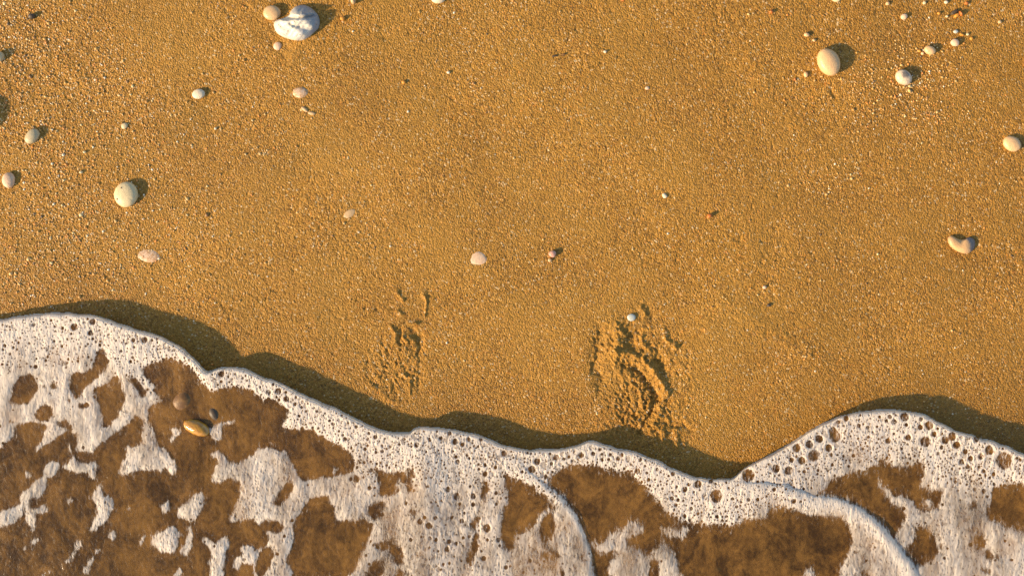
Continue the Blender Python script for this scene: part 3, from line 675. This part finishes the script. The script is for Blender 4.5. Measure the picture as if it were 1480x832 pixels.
def stone(name, cat, px, py, a, b, ang, h, mkey, label, sink=0.35, lump=0.08, flat=0.8, group=None, z0=None, parent=None, sub=3):
    """px,py centre; a,b half axes in mm; ang turn; h half height; sink = share of h under the sand"""
    _seed[0] += 1
    me = stone_mesh(name, a, b, h, mkey, _seed[0], lump, flat, sub)
    o = bpy.data.objects.new(name, me); C.objects.link(o)
    z = (zs_at(px, py) if z0 is None else z0) + h * (1 - 2 * sink)
    x, y = w2(px, py, (z) * 0.001)
    o.location = (x, y, z * 0.001); o.rotation_euler = (math.radians(random.uniform(-3, 3)), math.radians(random.uniform(-3, 3)), math.radians(ang))
    return tag(o, label, cat, group)
def outline_stone(name, pts, H, hfun, mkey, base_z, centre, rings=26, power=2.6):
    """a boulder from its outline seen from above; hfun(px,py,r) adds to the dome height in mm"""
    pts = smooth(pts, 3, True); cx, cy = centre; n = len(pts)
    bm = bmesh.new(); ring_v = []
    X0, Y0 = w2(cx, cy, base_z * .001)
    def put(px, py, z): 
        x, y = w2(px, py, z * .001); return bm.verts.new((x - X0, y - Y0, (z - base_z) * .001))
    top = put(cx, cy, base_z + H + hfun(cx, cy, 0))
    for i in range(1, rings + 1):
        r = math.sin(i / rings * math.pi / 2)
        row = []
        for (x, y) in pts:
            qx, qy = cx + (x - cx) * r, cy + (y - cy) * r
            z = base_z + H * max(0, 1 - r ** power) ** 0.5 + hfun(qx, qy, r) * (1 - r ** 6)
            row.append(put(qx, qy, z))
        ring_v.append(row)
    row = [put(cx + (x - cx) * .8, cy + (y - cy) * .8, base_z - 10) for x, y in pts]; ring_v.append(row)
    for k in range(n):
        bm.faces.new((top, ring_v[0][k], ring_v[0][(k + 1) % n]))
    for i in range(len(ring_v) - 1):
        for k in range(n):
            bm.faces.new((ring_v[i][k], ring_v[i + 1][k], ring_v[i + 1][(k + 1) % n], ring_v[i][(k + 1) % n]))
    bm.faces.new(ring_v[-1][::-1])
    bmesh.ops.recalc_face_normals(bm, faces=bm.faces)
    for f in bm.faces: f.smooth = True
    me = bpy.data.meshes.new(name); bm.to_mesh(me); bm.free(); me.materials.append(mat(mkey))
    o = bpy.data.objects.new(name, me); C.objects.link(o); o.location = (X0, Y0, base_z * .001)
    return o
def sc(ox, oy, s, p): return [(ox + x / s, oy + y / s) for x, y in p]
def segd(x, y, pts):
    return float(dist(pts, np.array([[x]]), np.array([[y]]))[0, 0])
big = sc(360, 0, 7.4, [(260,250),(290,212),(370,197),(430,165),(445,115),(500,65),(580,50),(650,75),(705,120),(745,165),(762,240),(745,310),(695,350),(640,400),(580,435),(490,437),(400,412),(330,382),(278,335)])
crease = sc(360, 0, 7.4, [(370,200),(440,185),(530,192),(620,180),(740,158)]); dent = sc(360, 0, 7.4, [(440,250),(480,280),(540,285)]); notch = sc(360, 0, 7.4, [(640,85),(648,130)])
pits = sc(360, 0, 7.4, [(350,285),(430,310),(520,385),(600,325),(420,375),(480,120),(545,150)])
def bigh(x, y, r):
    v = -3.8 * math.exp(-(segd(x, y, crease) / 2.2) ** 2) + 3.0 * math.exp(-((segd(x, y, crease) - 4) / 3) ** 2)
    v -= 2.6 * math.exp(-(segd(x, y, dent) / 2.5) ** 2) + 1.5 * math.exp(-(segd(x, y, notch) / 1.2) ** 2)
    for p in pits: v -= 1.0 * math.exp(-((x - p[0]) ** 2 + (y - p[1]) ** 2) / 5.5)
    return v + 1.6 * math.sin(x * .22) * math.cos(y * .26) + .25 * math.sin(x * .8 + y * .6)
tag(outline_stone('large_stone', big, 19, bigh, 'veined_white', zs_at(430, 33) - 1, (431, 33), 30), 'large white stone with blue grey veins, pits and a deep crease', 'stone')
bean = sc(1110, 208, 4, [(1037,540),(1060,526),(1082,540),(1112,555),(1142,549),(1160,536),(1190,545),(1200,575),(1190,610),(1165,632),(1130,636),(1090,620),(1055,595),(1040,570)])
tag(outline_stone('shell_stone', bean, 9, lambda x, y, r: 0.5 * math.sin(x * .23) - 1.2 * math.exp(-((x - 1389) ** 2 + (y - 347) ** 2) / 60), 'grey_shell', zs_at(1389, 352), (1391, 355), 14), 'bean shaped stone, tan below and grey on its right end', 'stone')
P = 'pebble'
stone(P, P, 393, 19, 13, 10.5, 0, 6.5, 'peach', 'smooth round peach pebble touching the left side of the large white stone', .3, .03)
stone(P, P, 401, 67, 6.2, 6, 20, 3.5, 'pinkish_white', 'small pink pebble just below the large white stone', .45)
stone(P, P, 287, 136, 9.2, 7.2, 12, 4.5, 'white', 'small white oval pebble alone in the upper left, with a short shadow', .35, .04)
stone(P, P, 180, 182, 5, 4.2, 40, 2.6, 'cream', 'tiny cream pebble alone between the white oval pebble and the tilted olive one', .4)
stone(P, P, 46.5, 197, 12.5, 8.2, 52, 6.5, 'olive_cream', 'tilted oval olive cream pebble near the left edge', .3, .04)
o = stone(P, P, 182, 281, 18.5, 17, 70, 8.5, 'cream', 'largest round cream pebble with two dark pits, on the left', .35, .03)
def pit_on(parent, dx, dy, r):
    me = stone_mesh('pit', r, r * .8, 0.5, 'dark', 77, .2, 1, 2); c = bpy.data.objects.new('pit', me); C.objects.link(c); c.parent = parent
    import mathutils
    q = parent.rotation_euler.to_matrix().inverted() @ Vector((dx * .001, dy * .001, 0))
    u = (q.x / .0185) ** 2 + (q.y / .017) ** 2
    c.location = (q.x, q.y, .0085 * max(0, 1 - u) ** .4 - .0001)
pit_on(o, -10, -7, 1.5); pit_on(o, -3.5, 9, 1.3)
stone(P, P, 12.5, 260, 9.5, 10.8, 0, 6, 'pinkish_white', 'pale pink pebble close to the left edge, below the olive one', .35, .1)
stone(P, P, 214, 369, 18, 11, -8, 3, 'speckled_pink', 'flat speckled pink pebble sunk in the sand below the round cream one', .78, .1)
stone(P, P, 434, 134, 11, 8.5, -5, 4, 'speckled_pink', 'roundish speckled pink pebble half buried below the large white stone', .66, .14)
stone('shell_fragment', 'shell', 440, 158, 6, 2.6, -38, 2.4, 'tan', 'curved tan shell fragment, the upper piece by the half buried pebble', .5, .12)
stone('shell_fragment', 'shell', 450, 164, 5.5, 2.4, -8, 1.8, 'tan', 'curved tan shell fragment, the lower piece by the half buried pebble', .5, .12)
stone(P, P, 505, 309, 10.5, 5.2, 38, 2.4, 'tan', 'dull tan sliver of stone almost buried in the middle left sand', .72, .15)
stone(P, P, 690, 374, 15, 9.5, 10, 3, 'pinkish_white', 'flat ragged white stone sunk in the sand at the centre', .78, .22)
stone(P, P, 798.5, 367, 5.4, 4.6, -30, 4.6, 'rose', 'small rose red pebble casting a shadow, right of centre', .2, .15)
stone(P, P, 794.5, 376, 3, 2.6, 0, 2.5, 'tan', 'tiny tan pebble tucked under the rose red one', .3, .15)
stone(P, P, 1025, 312, 4, 3, 30, 4.5, 'rust', 'tiny rust brown pebble with a dark shadow, far above the right footprint', .2, .2)
stone(P, P, 960.5, 283, 4, 3, -30, 2, 'white', 'tiny bright white chip of shell above the right footprint', .35, .2)
stone(P, P, 1197.5, 90, 20.5, 15.5, -65, 11, 'peach', 'large upright oval peach pebble with a long shadow in the upper right', .22, .03)
stone(P, P, 1306, 112, 12.5, 10, -35, 7.5, 'grey_spotted', 'oval pebble with a dark grey patch in the upper right', .22, .04)
stone(P, P, 1344, 73, 8.5, 6, -22, 5.2, 'peach', 'small oval cream pink pebble above the dark patched one', .2, .04)
stone(P, P, 1380, 62, 6.2, 5.2, -25, 4.2, 'pinkish_white', 'small round pink pebble, further right of the oval cream pink one', .2, .06)
stone(P, P, 1462.5, 208, 13.5, 10.5, -25, 6, 'peach', 'wide pink tan pebble at the right edge', .35, .05)
stone(P, P, 912.5, 458.5, 6.2, 5.2, 0, 2.4, 'pale_blue', 'small flat whitish disc lying at the toe of the right footprint', .3, .04)
stone(P, P, 634, -1, 10, 6, 8, 6, 'white', 'white pebble cut by the top edge, left of centre', .3)
stone(P, P, 1209, -2, 7, 5, 0, 4, 'cream', 'cream pebble cut by the top edge on the right', .3)
stone('peg', 'stub', 510.5, 1, 3.6, 5.5, 5, 6, 'tan', 'pale tan stub standing up at the top edge', .15, .06)
stone(P, P, 495, 27, 3.6, 3, 20, 3.2, 'orange', 'tiny orange pebble right of the large white stone', .25, .15)
stone(P, P, 583.5, 119, 3, 2.6, 20, 2.6, 'orange', 'tiny orange pebble alone in the upper middle', .3, .15)
stone(P, P, -1, 82, 7, 7, 0, 7, 'olive_cream', 'greenish pebble cut by the left edge', .3)
stone(P, P, 1306.5, 24.5, 4.8, 4.2, 0, 3.6, 'pinkish_white', 'small pink white pebble near the top, above the dark patched one', .25, .12)
stone(P, P, 1165.5, 50.5, 4, 3, 0, 3, 'peach', 'tiny peach pebble up and to the left of the large oval one', .25, .15)
stone(P, P, 1176.5, 58.5, 2.4, 2.2, 0, 2, 'tan', 'tiniest tan grain just above the large oval pebble', .25, .15)
stone(P, P, 1164.5, 108, 3.2, 3.8, 0, 3, 'peach', 'tiny peach pebble lower left of the large oval one', .25, .15)
stone(P, P, 1149, 115, 1.8, 1.8, 0, 1.6, 'rust', 'speck of red stone lower left of the large oval pebble', .25, .15)
stone(P, P, 1329, 74, 2.4, 1.8, 0, 1.8, 'orange', 'orange speck left of the small oval cream pink pebble', .2, .15)
stone(P, P, 1333.5, 77.5, 2.4, 2.4, 0, 2, 'peach', 'pale speck touching the small oval cream pink pebble from below left', .2, .1)
stone(P, P, 1283, 5.5, 3, 2.6, 0, 2.4, 'peach', 'tiny pale pebble near the top right of the picture, leftmost of those by the rim', .25, .1)
stone(P, P, 1336, 4.5, 2.6, 2.2, 0, 2, 'cream', 'tiny cream pebble at the top edge left of the white one', .25, .1)
stone(P, P, 1367.5, 3.5, 2.8, 2.4, 0, 2.2, 'white', 'tiny bright white pebble at the top edge on the right', .25, .1)
stone(P, P, 1397, 5, 2.6, 2.2, 0, 2.6, 'rust', 'tiny rust pebble at the top edge above the red bark chips', .25, .1)
stone(P, P, 1357, 19.5, 2.6, 2, 0, 2.4, 'orange', 'tiny orange pebble left of the red bark chips', .25, .1)
stone(P, P, 1381.5, 46, 3.2, 2.8, 0, 2.2, 'pale_blue', 'tiny pale blue white chip above the small round pink pebble', .25, .15)
stone(P, P, 1390, 50.5, 3.4, 1.8, -25, 2, 'orange', 'flat orange chip beside the pale blue one', .25, .15)
stone(P, P, 1398.5, 50, 2.2, 1.8, 0, 1.8, 'cream', 'tiny cream grain right of the flat orange chip', .25, .1)
stone(P, P, 1404, 56, 2.4, 2.4, 0, 2.2, 'orange', 'tiny orange grain up and right of the small round pink pebble', .25, .1)
stone(P, P, 1445, 32, 2.8, 2.4, 0, 2.2, 'tan', 'tiny tan grain near the top right corner', .25, .1)
stone(P, P, 1368.5, 24, 2, 1.8, 0, 1.8, 'cream', 'pale grain just under the left end of the red bark chips', .25, .1)
stone('bark_chip', 'bark', 1383, 22.5, 4.5, 2.4, 25, 3, 'orange', 'orange chip of bark lying left of the red one near the top right', .2, .2)
stone('bark_chip', 'bark', 1388.5, 20.5, 3.6, 2.0, -55, 4, 'rust', 'red chip of bark standing beside the orange one near the top right', .2, .2)
stone('bark_chip', 'bark', 1379, 18, 6, 2.6, 25, 3.4, 'dark', 'dark chip of bark behind the red and orange ones', .3, .2)
stone(P, P, 1114.5, 17.5, 3, 2.4, 0, 3.2, 'rust', 'tiny dark red pebble with a shadow near the top, right of centre', .2, .15)
stone(P, P, 900, 0, 3, 2, 0, 2.4, 'rust', 'dark red speck cut by the top edge, right of centre', .2, .15)
stone('twig', 'twig', 802, 81, 4, 1.4, 12, 1.8, 'dark', 'short dark twig end, the left one of two in the upper middle', .3, .2)
stone('twig', 'twig', 814.5, 79, 3.4, 1.5, 15, 2, 'brown', 'short dark twig end, the right one of two in the upper middle', .3, .2)
stone(P, P, 874.5, 75, 2.4, 2, 0, 2, 'white', 'tiny white grain in the upper middle, right of the twig ends', .25, .1)
stone(P, P, 935.5, 127.5, 3.2, 2.6, 0, 1.6, 'pinkish_white', 'tiny pinkish white chip half sunk above the bright white one', .5, .1)
stone(P, P, 1105, 415, 3, 2.6, 0, 2, 'pinkish_white', 'tiny pink white grain right of the toes of the right footprint', .3, .1)
stone(P, P, 1111, 441, 3, 2.5, 0, 3, 'dark', 'tiny dark pebble down and right of the toes of the right footprint', .3, .1)
stone(P, P, 311.5, 186, 2.0, 1.8, 0, 1.8, 'white', 'tiny white grain below and right of the white oval pebble', .3, .1)
stone(P, P, 117, 249, 2.4, 2.2, 0, 2, 'cream', 'tiny pale grain left of the round cream pebble, the lower of two', .3, .1)
stone(P, P, 122, 220, 2.4, 1.8, 0, 2, 'cream', 'tiny pale grain left of the round cream pebble, the upper of two', .3, .1)
stone(P, P, 648, 105, 2.6, 2.0, 0, 2, 'white', 'tiny white chip in the upper middle, left of the twig ends', .3, .1)
stone(P, P, 46, 24, 5, 4, 0, 5, 'dark', 'small dark wet stone near the top left corner', .35, .1)
stone(P, P, 1487, 88, 8, 10, 0, 9, 'brown', 'brown stone just cut by the right edge', .3, .1)
stone('stone', 'stone', -38, 172, 20, 26, 0, 13, 'brown', 'brown stone just beyond the left edge whose shadow enters the picture', .2, .1)
stone('stone', 'stone', 500, -55, 26, 26, 0, 20, 'cream', 'cream stone just beyond the top edge', .2, .1)
# stones in the shallow water
stone('stone', 'stone', 266, 578, 17, 15, 30, 12.5, 'brown', 'round brown stone under the water near the yellow pebble', .21, .12)
stone('stone', 'stone', 311, 596, 9, 12, 20, 11.5, 'dark', 'dark stone under the water right of the round brown one', .19, .12)
stone(P, P, 285, 618, 18, 12, -24, 10, 'yellow', 'glossy yellow pebble breaking the surface of the water', -0.16, .22)
stone(P, P, 1037.5, 821.5, 6, 4.2, 15, 5, 'olive_cream', 'small pale green pebble under the water at the bottom edge', .1, .05)
